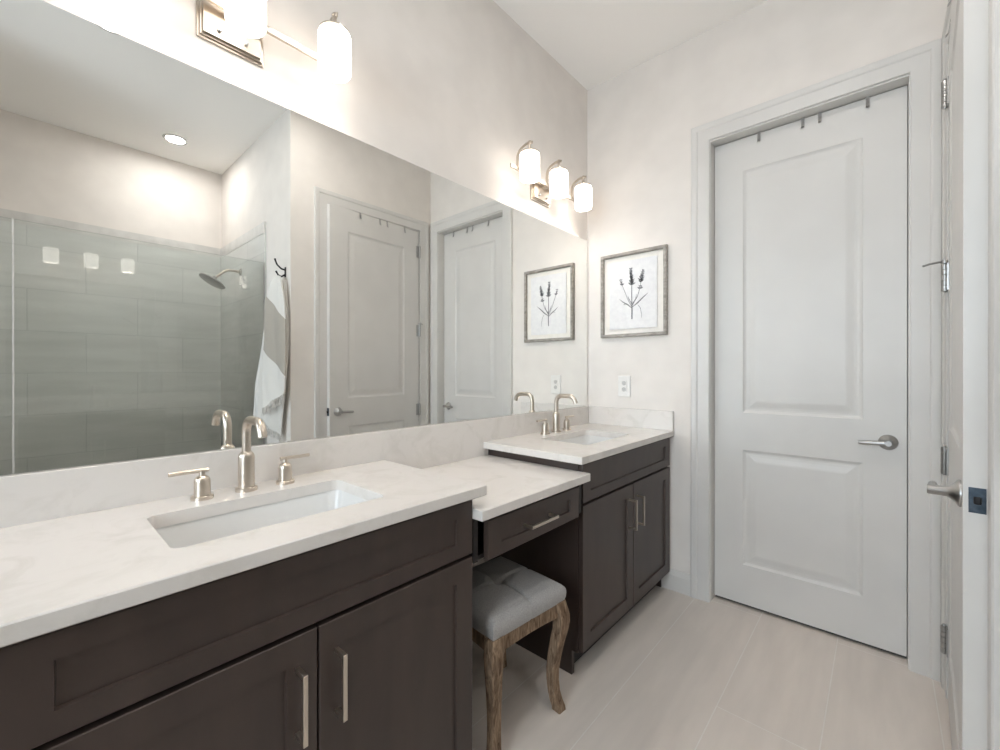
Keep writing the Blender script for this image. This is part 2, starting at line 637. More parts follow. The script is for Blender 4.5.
d1 = thing('door_1', 'closed white two-panel door in the end wall with lever on its right', 'door', (DX0, 0.065, 0.0), kind='structure')
dw1 = DX1 - DX0
panel_door(d1, dw1, DZ, 0.016, [(0.141, 0.620, 1.019, 2.285), (0.141, 0.620, 0.222, 0.824)])
lever_handle(d1, dw1 - 0.059, 0.926, M['steel'])
bm = BM()
add_box(bm, 0.006, dw1, 0.014, 0.030, 0.003, 0.0165)
obj('gap_shade_strip', bm, M['shadow_gap'], d1)  # dark strip standing in for the shade under the door

d2 = thing('door_2', 'white two-panel door standing slightly ajar in the right wall', 'door', (1.605, -0.135, 0.0), radians(-90 - 3.0), kind='structure')
# local frame: pin at the origin, front face on y = .010 looking into the room
dw2 = 0.836
po = panel_door(d2, dw2, DZ, 0.014, [(0.160, 0.690, 1.035, 2.285), (0.160, 0.690, 0.235, 0.822)])
po.location = (0, 0.010, 0)
ho = lever_handle(d2, dw2 - 0.064, 0.936, M['steel'])
ho.location = (0, 0.010, 0)
bm = BM()
add_box(bm, dw2 - .0005, dw2 + .0012, 0.0190, 0.0470, 0.907, 0.966, 0.0005, 1)
lp = obj('latch_plate', bm, M['latch'], d2)
bm = BM()
add_box(bm, dw2 + .001, dw2 + .009, 0.0265, 0.0395, 0.928, 0.946, 0.003)
obj('latch_bolt', bm, M['darkmetal'], lp)
for k, zc in enumerate((2.278, 1.588, 0.900, 0.226)):
    bm = BM()
    for j in range(5):
        z0 = zc - 0.05 + j * 0.0202
        add_lathe(bm, [(0, z0), (.0102, z0), (.0102, z0 + .0186), (0, z0 + .0186)], (0, 0, 0), (0, 0, 1), 12)
    add_lathe(bm, [(0, zc - .056), (.004, zc - .055), (.006, zc - .05), (.004, zc + .051), (.006, zc + .053), (.004, zc + .058), (0, zc + .059)], (0, 0, 0), (0, 0, 1), 12)
    add_box(bm, 0.002, 0.032, 0.0050, 0.0105, zc - 0.05, zc + 0.05)
    h = obj('hinge', bm, M['steel'], d2, smooth=True)
    if k == 1:
        bm = BM()
        add_tube(bm, [(0, 0, zc + .060), (.004, -.012, zc + .061), (.012, -.040, zc + .056), (.018, -.058, zc + .050)], [.0045, .0045, .004, .004], 8)
        add_lathe(bm, [(0, zc + .054), (.009, zc + .054), (.009, zc + .066), (0, zc + .066)], (0, 0, 0), (0, 0, 1), 12)
        ds = obj('door_stop', bm, M['steel'], h, smooth=True)


def over_door_hook(loc, rotz, label, group):
    """flat strap bent over the top of a door with a hook on the far side; local y=0 is the front face, -y the room"""
    t = tag(bpy.data.objects.new('over_door_hook', None), label, 'hook', group)
    COL.objects.link(t)
    t.location = loc
    t.rotation_euler = (0, 0, rotz)
    bm = BM()
    w = .013
    add_tube(bm, [(0, -.012, -.046), (0, -.006, -.038), (0, -.0022, -.016), (0, -.0020, .0035), (0, .037, .0035), (0, .0375, -.03), (0, .0378, -.16)], 1, flat=(w, .002))
    obj('strap', bm, M['steel'], t)
    bm = BM()
    add_tube(bm, [(0, .040, -.13), (0, .0405, -.165), (0, .055, -.185), (0, .072, -.172), (0, .076, -.155)], 1, flat=(w, .003))
    obj('hook', bm, M['steel'], t)
    return t


names = ('leftmost metal over-door hook clipped on the closed end door',
         'second metal hook from the left atop the closed end door',
         'third metal hook from the left atop the closed end door',
         'rightmost metal over-door hook clipped on the closed end door')
for x, nm in zip((0.960, 1.144, 1.210, 1.381), names):
    over_door_hook((x, 0.065, DZ), 0.0, nm, 'metal hooks over the end door')
names = ('metal hook over the ajar door, nearest its hinges',
         'metal hook over the ajar door, second from its hinges',
         'metal hook over the ajar door, third from its hinges',
         'metal hook over the ajar door, nearest its latch edge')
for s, nm in zip((0.157, 0.335, 0.405, 0.584), names):
    a = radians(-90 - 3.0)
    p = Vector((1.605, -0.135, DZ)) + Vector((cos(a) * s - sin(a) * .010, sin(a) * s + cos(a) * .010, 0))
    over_door_hook(p, a, nm, 'metal hooks over the ajar door')

# ------------------------------------------------------------------ mirror
bm = BM()
add_box(bm, 0.001, 0.007, -2.56, -0.012, ZB + 0.0015, 2.08)
mir = obj('wall_mirror', bm, M['mirror'])
tag(mir, 'large frameless wall mirror above the whole vanity run', 'mirror')


# ------------------------------------------------------------------ vanity cabinets
def shaker(y0, y1, z0, z1, xb, xf, st, rail, lip=0.007):
    """frame-and-panel front facing +x"""
    bm = BM()
    def ring(a, c, e, g, x):
        return [bm.verts.new((x, a, e)), bm.verts.new((x, c, e)), bm.verts.new((x, c, g)), bm.verts.new((x, a, g))]
    b = .0015
    rings = [ring(y0, y1, z0, z1, xb), ring(y0, y1, z0, z1, xf - b), ring(y0 + b, y1 - b, z0 + b, z1 - b, xf),
             ring(y0 + st, y1 - st, z0 + rail, z1 - rail, xf), ring(y0 + st + .0020, y1 - st - .0020, z0 + rail + .0020, z1 - rail - .0020, xf - lip)]
    bm.faces.new(rings[0])
    for r0, r1 in zip(rings, rings[1:]):
        for k in range(4):
            bm.faces.new((r0[k], r0[(k + 1) % 4], r1[(k + 1) % 4], r1[k]))
    bm.faces.new(rings[-1])
    return bm


def pull(length, vertical):
    """square bar pull, centred at the origin on a front that faces +x"""
    bm = BM()
    h = length / 2
    t = 0.0095
    if vertical:
        add_box(bm, .031, .031 + .008, -t / 2, t / 2, -h, h, .0008, 1)
        for s in (-1, 1):
            add_box(bm, -.0005, .032, -t / 2, t / 2, s * (h - t / 2) - t / 2, s * (h - t / 2) + t / 2, .0006, 1)
    else:
        add_box(bm, .031, .031 + .008, -h, h, -t / 2, t / 2, .0008, 1)
        for s in (-1, 1):
            add_box(bm, -.0005, .032, s * (h - t / 2) - t / 2, s * (h - t / 2) + t / 2, -t / 2, t / 2, .0006, 1)
    return bm


XF = 0.540


def vanity(y0, y1, label, filler=0.0):
    yc = (y0 + y1) / 2
    t = thing('vanity_cabinet', label, 'cabinet', (0.0, yc, 0.0), group='sink vanity cabinets')
    h = (y1 - y0) / 2
    bm = BM()
    add_box(bm, 0.022, XF - .021, -h + .019, h - .019, 0.10, 0.66)
    add_box(bm, XF - .05, XF - .021, -h + .019, h - .019, 0.66, 0.868)
    add_box(bm, 0.022, 0.045, -h + .019, h - .019, 0.66, 0.868)
    obj('carcass', bm, M['inside_shade'], t)  # darkened so the gaps between fronts read as interior shadow
    for s in (-1, 1):
        bm = BM()
        a, c = (-h, -h + .019) if s < 0 else (h - .019, h)
        add_box(bm, 0.022, XF - .021, a, c, 0.10, 0.868)
        add_box(bm, 0.022, 0.490, a, c, 0.0, 0.10)
        obj('side_panel', bm, M['espresso'], t)
    bm = BM()
    add_box(bm, XF - .095, XF - .078, -h + .019, h - .019, 0.0, 0.0995)
    obj('toe_kick', bm, M['inside_shade'], t)
    obj('false_drawer_front', shaker(-h + .004, h - .004 - filler, 0.7055, 0.8605, XF - .02, XF, .062, .041), M['espresso'], t)
    mid = -filler / 2 - .004
    for a, c, s in ((-h + .004, mid - .002, 1), (mid + .002, h - .004 - filler, -1)):
        d = obj('door', shaker(a, c, 0.106, 0.695, XF - .02, XF, .062, .058), M['espresso'], t)
        k = obj('handle', pull(.142, True), M['nickel'], d)
        k.location = (XF, (c - .041) if s > 0 else (a + .039), 0.561)
    return t


vanity(-2.485, -1.571, 'dark espresso double-door vanity under the nearer sink')
vanity(-0.962, -0.003, 'dark espresso double-door vanity under the far corner sink', filler=0.015)

# make-up drawer between them
t = thing('drawer_unit', 'dark espresso single drawer spanning the knee space between vanities', 'drawer', (0.0, -1.2685, 0.672))
bm = BM()
add_box(bm, 0.05, 0.538, -0.302, -0.283, 0.0, 0.132)
add_box(bm, 0.05, 0.538, 0.283, 0.302, 0.0, 0.132)
add_box(bm, 0.05, 0.536, -0.283, 0.283, 0.004, 0.016)
add_box(bm, 0.05, 0.07, -0.283, 0.283, 0.016, 0.132)
obj('drawer_case', bm, M['inside_shade'], t)
bm = BM()
d = obj('drawer_front', shaker(-0.258, 0.252, 0.0, 0.118, 0.5385, 0.557, .062, .036), M['espresso'], t)
k = obj('handle', pull(.150, False), M['nickel'], d)
k.location = (0.557, -0.016, 0.060)


# ------------------------------------------------------------------ worktops, splashes
def rrect(x0, x1, y0, y1, r, n=6):
    pts = []
    for cx, cy, a in ((x1 - r, y1 - r, 0), (x0 + r, y1 - r, 90), (x0 + r, y0 + r, 180), (x1 - r, y0 + r, 270)):
        for k in range(n + 1):
            t = radians(a + 90 * k / n)
            pts.append((cx + r * cos(t), cy + r * sin(t)))
    return pts


def slab_with_hole(x0, x1, y0, y1, z0, z1, hole):
    bm = BM()
    b = .0025
    def loop(pts, z):
        vs = [bm.verts.new((x, y, z)) for x, y in pts]
        return vs, [bm.edges.new((vs[i], vs[(i + 1) % len(vs)])) for i in range(len(vs))]
    R = lambda i: [(x0 + i, y0 + i), (x1 - i, y0 + i), (x1 - i, y1 - i), (x0 + i, y1 - i)]
    def bridge(a, c):
        n = len(a)
        for i in range(n):
            bm.faces.new((a[i], a[(i + 1) % n], c[(i + 1) % n], c[i]))
    t_out, te = loop(R(b), z1)
    t_in, ti = loop(hole, z1)
    bmesh.ops.triangle_fill(bm, edges=te + ti, use_beauty=True)
    m_out, _ = loop(R(0), z1 - b)
    l_out, _ = loop(R(0), z0 + b)
    b_out, be = loop(R(b), z0)
    b_in, bi = loop(hole, z0)
    bmesh.ops.triangle_fill(bm, edges=be + bi, use_beauty=True)
    bridge(t_out, m_out)
    bridge(m_out, l_out)
    bridge(l_out, b_out)
    bridge(t_in, b_in)
    return bm


def basin(hole_rect, z):
    """undermount bowl: rim lip, sloping sides, softly rounded floor"""
    x0, x1, y0, y1 = hole_rect
    bm = BM()
    spec = [(-.024, 0.0, .045), (-.004, 0.0, .035), (-.003, -.004, .034), (.000, -.010, .034), (.006, -.080, .040), (.012, -.108, .045), (.024, -.124, .05), (.05, -.131, .05), (.085, -.134, .03)]
    rings = []
    for ins, dz, r in spec:
        rings.append([bm.verts.new((x, y, z + dz)) for x, y in rrect(x0 + ins, x1 - ins, y0 + ins, y1 - ins, r)])
    for r0, r1 in zip(rings, rings[1:]):
        n = len(r0)
        for i in range(n):
            bm.faces.new((r0[i], r0[(i + 1) % n], r1[(i + 1) % n], r1[i]))
    bm.faces.new(rings[-1])
    # outer shell so the bowl has thickness
    o2 = []
    for ins, dz, r in ((-.024, -.008, .045), (-.008, -.014, .04), (-.004, -.085, .045), (.012, -.130, .05), (.06, -.144, .04)):
        o2.append([bm.verts.new((x, y, z + dz)) for x, y in rrect(x0 + ins, x1 - ins, y0 + ins, y1 - ins, r)])
    n = len(o2[0])
    for i in range(n):
        bm.faces.new((rings[0][i], rings[0][(i + 1) % n], o2[0][(i + 1) % n], o2[0][i]))
    for r0, r1 in zip(o2, o2[1:]):
        for i in range(n):
            bm.faces.new((r0[i], r0[(i + 1) % n], r1[(i + 1) % n], r1[i]))
    bm.faces.new(o2[-1])
    return bm


def sink_set(y0, y1, hy0, hy1, ltop, lsink):
    hole = (0.165, 0.435, hy0, hy1)
    o = obj('countertop', slab_with_hole(0.0215, 0.558, y0, y1, ZV - 0.031, ZV, rrect(*hole, .022)), M['quartz'])
    tag(o, ltop, 'countertop', 'white quartz countertops')
    s = thing('sink', lsink, 'sink', (0.30, (hy0 + hy1) / 2, ZV - 0.0315), group='undermount sinks')
    h = (hy1 - hy0) / 2
    obj('basin', basin((hole[0] - .30, hole[1] - .30, -h, h), 0.0), M['porcelain'], s, smooth=True)
    bm = BM()
    add_lathe(bm, [(0, -.1300), (.010, -.1300), (.012, -.1315), (.022, -.1310), (.023, -.1345), (0, -.1345)], (0, 0, 0), (0, 0, 1), 20)
    obj('drain', bm, M['nickel'], s, smooth=True)


sink_set(-2.545, -1.535, -2.262, -1.796, 'long white quartz countertop with the nearer sink', 'rectangular white undermount sink in the nearer countertop')
sink_set(-0.995, -0.002, -0.742, -0.294, 'white quartz countertop with sink in the far corner', 'white undermount sink in the far corner countertop')
bm = BM()
add_box(bm, 0.0215, 0.578, -1.5735, -0.9635, ZM - 0.031, ZM, .0025, 1)
tag(obj('countertop', bm, M['quartz']), 'lower white quartz make-up shelf above the single drawer', 'countertop', 'white quartz countertops')

bm = BM()
add_box(bm, 0.001, 0.021, -2.545, -0.002, ZM - 0.03, ZB, .0015, 1)
tag(obj('backsplash', bm, M['quartz']), 'low white quartz backsplash strip running under the mirror', 'backsplash')
bm = BM()
add_box(bm, 0.0215, 0.556, -0.021, -0.001, ZV + .0003, ZB, .0015, 1)
tag(obj('side_splash', bm, M['quartz']), 'short white quartz side splash against the end wall', 'backsplash')


# ------------------------------------------------------------------ faucets
def make_faucet(loc, label):
    t = thing('faucet', label, 'faucet', loc, group='widespread sink faucets')
    bm = BM()
    add_lathe(bm, [(0, 0), (.0275, 0), (.0275, .009), (.0262, .0105), (.0205, .0105), (.0205, .095), (.0195, .101), (.0165, .106), (.0125, .110), (0, .110)], n=32)
    obj('faucet_body', bm, M['nickel'], t, smooth=True)
    bm = BM()
    pts = [(0, 0, .108), (0, 0, .165)]
    R = .036
    for k in range(1, 10):
        a = radians(90 * k / 9)
        pts.append((R - R * cos(a), 0, .165 + R * sin(a)))
    pts.append((.082, 0, .201))
    R2 = .040
    for k in range(1, 9):
        a = radians(72 * k / 8)
        pts.append((.082 + R2 * sin(a), 0, .201 - R2 + R2 * cos(a)))
    end = Vector(pts[-1])
    d = Vector((cos(radians(72)), 0, -sin(radians(72))))
    pts.append(tuple(end + d * .012))
    add_tube(bm, pts, .0118, 18)
    sp = obj('spout', bm, M['nickel'], t, smooth=True)
    for s in (-1, 1):
        bm = BM()
        add_lathe(bm, [(0, 0), (.0255, 0), (.0255, .008), (.0242, .0095), (.0185, .0095), (.0185, .045), (.0175, .052), (.014, .058), (.0075, .061), (.0065, .073), (0, .073)], (0, s * .105, 0), n=28)
        hd = obj('tap_handle', bm, M['nickel'], t, smooth=True)
        bm = BM()
        add_tube(bm, [(0, s * .105 - s * .014, .0745), (0, s * .105, .0745), (0, s * .105 + s * .072, .0745)], .0052, 10)
        obj('lever', bm, M['nickel'], hd, smooth=True)
    return t


f0 = make_faucet((0.091, -2.029, ZV), 'brushed nickel two-handle faucet at the nearer sink')
dup(f0, (0.091, -0.488, ZV), 'brushed nickel two-handle faucet at the far corner sink')


# ------------------------------------------------------------------ vanity wall lights
def make_sconce(loc, label):
    """three-light bar on the wall; local x into the room, y along the wall"""
    t = thing('vanity_light', label, 'wall light', loc, group='three-shade vanity wall lights')
    bm = BM()
    x1 = .022
    for x0, x2, i in ((0.0005, .008, 0.0), (.008, .014, .006), (.014, x1, .012)):
        add_box(bm, x0, x2, -.086 + i, .086 - i, -.074 + i, .048 - i, .001, 1)
    bp = obj('backplate', bm, M['nickel'], t)
    for s in (-1, 1):
        bm = BM()
        add_lathe(bm, [(0, 0), (.006, 0), (.0062, .006), (.004, .009), (0, .010)], (x1, s * .034, -.040), (1, 0, 0), 12)
        obj('screw_cap', bm, M['chrome'], bp, smooth=True)
    bm = BM()
    add_box(bm, .041, .052, -.305, .305, .010, .030, .0015, 1)
    add_box(bm, .0215, .042, -.020, .020, .004, .034, .001, 1)
    obj('crossbar', bm, M['nickel'], t)
    for yk in (-.255, 0.0, .255):
        bm = BM()
        pts = [(.0505, yk, .018), (.0490, yk, .050)]
        for k in range(0, 9):
            a = radians(90 * k / 8)
            pts.append((.0495 + .072 - .072 * cos(a), yk, .076 + .046 * sin(a)))
        pts += [(.134, yk, .1215), (.146, yk, .117)]
        add_tube(bm, pts, 1, flat=(.013, .0038))
        arm = obj('arm', bm, M['nickel'], t)
        bm = BM()
        add_lathe(bm, [(0, .064), (.043, .064), (.0465, .066), (.0465, .071), (.024, .076), (.008, .080), (.006, .120), (.009, .1235), (.006, .130), (0, .131)], (.128, yk, 0), n=24)
        obj('shade_cap', bm, M['nickel'], arm, smooth=True)
        bm = BM()
        add_lathe(bm, [(.0, .0635), (.044, .0635), (.0485, .061), (.050, .055), (.050, -.050), (.049, -.058), (.045, -.063), (.0415, -.060), (.0415, .055), (.0, .055)], (.128, yk, 0), n=36)
        sh = obj('shade', bm, M['shade'], t, smooth=True)
        bm = BM()
        add_lathe(bm, [(.0, -.052), (.012, -.050), (.024, -.042), (.030, -.028), (.029, -.014), (.020, .006), (.014, .022), (.014, .0545), (.0, .0545)], (.128, yk, 0), n=24)
        obj('bulb', bm, M['bulb'], sh, smooth=True)
    return t


s0 = make_sconce((0.0, -2.041, 2.248), 'nickel three-shade vanity light above the nearer sink')
dup(s0, (0.0, -0.520, 2.248), 'nickel three-shade vanity light above the far corner sink')


def downlight(x, y, label, lens='lens'):
    t = thing('recessed_light', label, 'ceiling light', (x, y, CEIL), group='recessed ceiling lights')
    bm = BM()
    add_lathe(bm, [(.060, -.001), (.060, -.006), (.078, -.005), (.082, -.0005), (.060, -.0005)], n=36)
    obj('trim_ring', bm, M['trim'], t, smooth=True)
    bm = BM()
    add_lathe(bm, [(0, -.003), (.060, -.003), (.060, -.0006), (0, -.0006)], n=36)
    obj('light_lens', bm, M[lens], t)
    return t


d0 = downlight(2.736, -1.655, 'round recessed ceiling light over the shower')
downlight(1.605, -2.149, 'round recessed ceiling light half cut off by the mirror edge', 'lens_dim')
downlight(1.12, -1.35, 'added unseen warm ceiling light filling the walkway by the end door', 'lens_added')  # out of view; added to lift ambient light on floor, doors and counter
dup(d0, (1.15, -3.6, CEIL), 'added unseen ceiling light for fill behind the viewer')  # unseen lamp, added for more ambient light

# ------------------------------------------------------------------ framed print and outlet
t = thing('framed_print', 'grey wooden framed lavender sketch hung on the end wall', 'picture', (0.316, -0.0005, 1.699))
fw, fh = .207, .256
bm = BM()
rings = []
for ins, y in ((0, 0), (0, -.024), (.003, -.027), (.016, -.027), (.019, -.024), (.020, -.010), (.020, 0)):
    rings.append([bm.verts.new((sx * (fw - ins), y, sz * (fh - ins))) for sx, sz in ((-1, -1), (1, -1), (1, 1), (-1, 1))])
for r0, r1 in zip(rings, rings[1:] + rings[:1]):
    for k in range(4):
        bm.faces.new((r0[k], r0[(k + 1) % 4], r1[(k + 1) % 4], r1[k]))
obj('picture_frame', bm, M['framewood'], t)
bm = BM()
add_box(bm, -fw + .0195, fw - .0195, -.008, -.002, -fh + .0195, fh - .0195)
obj('mat_board', bm, M['mat_board'], t)
bm = BM()
# deckle-edged sheet floated on the mat
pw, ph, zc = .149, .206, -.001
edge = []
for (ax, az), (bx, bz) in (((-pw, -ph), (pw, -ph)), ((pw, -ph), (pw, ph)), ((pw, ph), (-pw, ph)), ((-pw, ph), (-pw, -ph))):
    for k in range(14):
        u = k / 14
        j = random.uniform(-.0012, .0012)
        edge.append((ax + (bx - ax) * u + (j if az != bz else 0), az + (bz - az) * u + (j if az == bz else 0) + zc))
f_ = [bm.verts.new((x, -.0145, z)) for x, z in edge]
g_ = [bm.verts.new((x, -.0125, z)) for x, z in edge]
bm.faces.new(f_)
bm.faces.new(g_[::-1])
for i in range(len(f_)):
    j = (i + 1) % len(f_)
    bm.faces.new((f_[i], f_[j], g_[j], g_[i]))
add_box(bm, -.10, .10, -.0125, -.008, -.15, .15)
sheet = obj('print_sheet', bm, M['paper'], t)

bm = BM()
YI = -.0150


def stroke(pts, w):
    """flat ink stroke of varying width on the sheet"""
    pts = [Vector((p[0], 0, p[1])) for p in pts]
    L_, R_ = [], []
    for i, p in enumerate(pts):
        d = (pts[min(i + 1, len(pts) - 1)] - pts[max(i - 1, 0)]).normalized()
        n = Vector((-d.z, 0, d.x))
        ww = (w[i] if isinstance(w, (list, tuple)) else w) / 2
        L_.append((p + n * ww)); R_.append((p - n * ww))
    poly = L_ + R_[::-1]
    a = [bm.verts.new((q.x, YI, q.z)) for q in poly]
    c = [bm.verts.new((q.x, YI + .0006, q.z)) for q in poly]
    n = len(L_)
    for i in range(n - 1):
        bm.faces.new((a[i], a[i + 1], a[2 * n - 2 - i], a[2 * n - 1 - i]))
        bm.faces.new((c[i], c[i + 1], c[2 * n - 2 - i], c[2 * n - 1 - i]))
    for i in range(2 * n):
        j = (i + 1) % (2 * n)
        bm.faces.new((a[i], a[j], c[j], c[i]))


def bud(x, z, ang, l, w):
    d = (sin(radians(ang)), cos(radians(ang)))
    stroke([(x, z), (x + d[0] * l * .35, z + d[1] * l * .35), (x + d[0] * l * .75, z + d[1] * l * .75), (x + d[0] * l, z + d[1] * l)], [w * .4, w, w * .7, w * .1])


def flower_head(x0, z0, x1, z1, n, size):
    for i in range(n):
        u = i / (n - 1)
        x, z = x0 + (x1 - x0) * u, z0 + (z1 - z0) * u
        k = size * (1.05 - .45 * u)
        for ang in (-55, -20, 22, 58):
            bud(x + random.uniform(-.003, .003), z, ang + random.uniform(-12, 12), k * random.uniform(.8, 1.2), k * .42)


B = -.004
stroke([(B, -.150), (B + .001, -.10), (B, -.055), (B - .001, 0), (B, .07), (B - .004, .135)], [.008, .0075, .006, .005, .004, .002])
flower_head(B - .001, .055, B - .006, .148, 9, .021)
stroke([(B, -.072), (.03, -.02), (.046, .03), (.056, .08), (.060, .115)], [.005, .004, .003, .003, .002])
flower_head(.046, .025, .047, .040, 2, .017)
flower_head(.050, .065, .066, .128, 7, .019)
stroke([(B, -.078), (-.030, -.03), (-.05, .02), (-.066, .06), (-.072, .085)], [.004, .003, .003, .002, .0015])
flower_head(-.068, .06, -.076, .090, 3, .015)
stroke([(B, -.085), (-.03, -.062), (-.06, -.044), (-.085, -.022)], [.004, .007, .006, .001])
stroke([(B, -.080), (.03, -.058), (.065, -.028), (.096, -.004)], [.004, .008, .007, .001])
stroke([(-.02, -.07), (-.04, -.055), (-.06, -.06)], [.003, .006, .001])
stroke([(B, -.062), (-.022, -.03), (-.030, -.008)], [.003, .005, .001])
stroke([(B, -.062), (.020, -.032), (.026, -.005)], [.003, .005, .001])
stroke([(.035, -.07), (.048, -.088), (.055, -.12), (.056, -.15)], [.002, .003, .0025, .001])
obj('lavender_drawing', bm, M['ink'], sheet)

t = thing('outlet_plate', 'white electrical outlet plate on the end wall under the print', 'outlet', (0.258, -0.0003, 1.143))
bm = BM()
add_box(bm, -.040, .040, -.006, 0, -.064, .064, .0025, 2)
obj('cover_plate', bm, M['plastic'], t)
bm = BM()
add_box(bm, -.0165, .0165, -.0085, -.0055, -.034, .034, .001, 1)
of = obj('outlet_face', bm, M['plastic'], t)
for zc in (-.019, .019):
    bm = BM()
    add_lathe(bm, [(0, .0083), (.0135, .0083), (.0132, .0090), (0, .0092)], (0, 0, zc), (0, -1, 0), 20)
    rc = obj('receptacle', bm, M['slot_face'], of, smooth=True)
# ------------------------------------------------------------------ stool
st = thing('vanity_stool', 'grey tufted stool with weathered curved wooden legs under the drawer', 'stool', (0.381, -1.290, 0.0), radians(-5.0))
HX, HY = 0.170, 0.176
bm = BM()
nx, ny = 36, 36
zt, zb_ = 0.452, 0.402


def top_z(u, v):
    e = max(abs(u), abs(v))
    z = 0.459 + 0.018 * (1 - abs(u) ** 2.6) * (1 - abs(v) ** 2.6)
    for q in (u, v):
        z -= 0.010 * math.exp(-(q / 0.035) ** 2) * (1 - 0.35 * e)
    z -= 0.022 * math.exp(-(u * u + v * v) / 0.030)
    ed = max(0.0, (e - 0.90) / 0.10)
    return z - 0.012 * ed * ed


grid = []
for i in range(nx + 1):
    row = []
    for j in range(ny + 1):
        u, v = -1 + 2 * i / nx, -1 + 2 * j / ny
        row.append(bm.verts.new((u * HX, v * HY, top_z(u, v))))
    grid.append(row)
for i in range(nx):
    for j in range(ny):
        bm.faces.new((grid[i][j], grid[i + 1][j], grid[i + 1][j + 1], grid[i][j + 1]))
ring = [grid[i][0] for i in range(nx)] + [grid[nx][j] for j in range(ny)] + [grid[i][ny] for i in range(nx, 0, -1)] + [grid[0][j] for j in range(ny, 0, -1)]
prev = ring
n = len(ring)
for k, (dz, grow) in enumerate(((-.012, .0035), (-.025, .0045), (-.040, .003), (-.054, -.001))):
    cur = []
    for v in ring:
        u_, v_ = v.co.x / HX, v.co.y / HY
        seam = math.exp(-(u_ / .03) ** 2) if abs(v_) > .99 else math.exp(-(v_ / .03) ** 2)
        g = grow - .003 * seam
        cur.append(bm.verts.new((v.co.x + g * (1 if u_ > .99 else -1 if u_ < -.99 else u_), v.co.y + g * (1 if v_ > .99 else -1 if v_ < -.99 else v_), 0.446 + dz + .006)))
    for i in range(n):
        bm.faces.new((prev[i], prev[(i + 1) % n], cur[(i + 1) % n], cur[i]))
    prev = cur
bm.faces.new(prev[::-1])
seat = obj('seat_cushion', bm, M['fabric'], st, smooth=True)
bm = BM()
add_lathe(bm, [(0, .009), (.006, .008), (.010, .004), (.011, 0), (0, -.002)], (0, 0, top_z(0, 0)), n=16)
obj('tuft_button', bm, M['fabric'], seat, smooth=True)


def apron(along_y):
    bm = BM()
    half = (HY if along_y else HX) - .030
    n = 16
    def sec(s):
        u = s / half
        low = 0.342 + 0.008 * (1 - u * u)
        return low
    prev = None
    for k in range(n + 1):
        s = -half + 2 * half * k / n
        lo = sec(s)
        q = [(-.011, lo), (.011, lo), (.011, .3995), (-.011, .3995)]
        vs = [bm.verts.new((d, s, z) if along_y else (s, d, z)) for d, z in q]
        if prev:
            for i in range(4):
                bm.faces.new((prev[i], prev[(i + 1) % 4], vs[(i + 1) % 4], vs[i]))
        else:
            bm.faces.new(vs[::-1])
        prev = vs
    bm.faces.new(prev)
    return bm


for sx in (-1, 1):
    o = obj('apron_rail', apron(True), M['oldwood'], st)
    o.location = (sx * (HX - .018), 0, 0)
for sy in (-1, 1):
    o = obj('apron_rail', apron(False), M['oldwood'], st)
    o.location = (0, sy * (HY - .018), 0)


def leg(sx, sy):
    bm = BM()
    #       z     outward shift, half-size
    prof = [(0.400, .000, .0240), (0.375, .005, .0245), (0.350, .010, .0250), (0.325, .0115, .0240), (0.295, .009, .0225), (0.250, .001, .0210),
            (0.200, -.006, .0195), (0.150, -.011, .0182), (0.110, -.011, .0176), (0.070, -.008, .0176), (0.035, -.002, .0185), (0.012, .004, .0195), (0.000, .005, .0195)]
    prev = None
    for z, o, h in prof:
        cx, cy = sx * (HX - .020 + o), sy * (HY - .020 + o)
        c = h * .82
        q = [(h, c), (c, h), (-c, h), (-h, c), (-h, -c), (-c, -h), (c, -h), (h, -c)]
        vs = [bm.verts.new((cx + a, cy + b_, z)) for a, b_ in q]
        if prev:
            for i in range(8):
                bm.faces.new((prev[i], prev[(i + 1) % 8], vs[(i + 1) % 8], vs[i]))
        else:
            bm.faces.new(vs)
        prev = vs
    bm.faces.new(prev[::-1])
    return bm


for sx in (-1, 1):
    for sy in (-1, 1):
        obj('leg', leg(sx, sy), M['oldwood'], st)

# ------------------------------------------------------------------ shower glass, head, hook and towel (seen in the mirror)
t = thing('shower_glass', 'clear frameless shower glass panels, seen in the mirror', 'shower glass', (2.066, -1.224, 0.10))
bm = BM()
add_box(bm, -.005, .005, -1.262, -.014, 0.002, 1.955)
obj('fixed_pane', bm, M['glass'], t)
bm = BM()
add_box(bm, -.005, .005, -1.772, -1.270, 0.012, 1.955)
dp = obj('door_pane', bm, M['glass'], t)
bm = BM()
add_box(bm, -.006, .006, -1.2695, -1.2625, 0.012, 1.955)
obj('edge_seal', bm, M['rubber'], dp)
bm = BM()
add_box(bm, -.010, .010, -.020, -.013, 0.002, 1.945)
obj('wall_channel', bm, M['steel'], t)

t = thing('rain_shower', 'round rain shower head on a bent wall arm, seen in mirror', 'shower head', (2.60, YK - 0.0125, 2.067))
bm = BM()
add_lathe(bm, [(0, 0), (.030, 0), (.030, .004), (.020, .010), (.0115, .014), (0, .014)], axis=(0, -1, 0), n=24)
obj('wall_flange', bm, M['chrome'], t, smooth=True)
bm = BM()
add_tube(bm, [(0, 0, 0), (0, -.06, .002), (0, -.095, .0), (0, -.118, -.012), (0, -.165, -.058), (0, -.188, -.080)], .010, 14)
obj('shower_arm', bm, M['nickel'], t, smooth=True)
bm = BM()
ax = Vector((0, -.50, -.865))
add_lathe(bm, [(0, -.026), (.014, -.026), (.016, -.006), (.030, .004), (.092, .012), (.098, .016), (.098, .024), (.092, .027), (0, .027)], (0, -.195, -.092), ax, 36)
obj('spray_plate', bm, M['steel'], t, smooth=True)

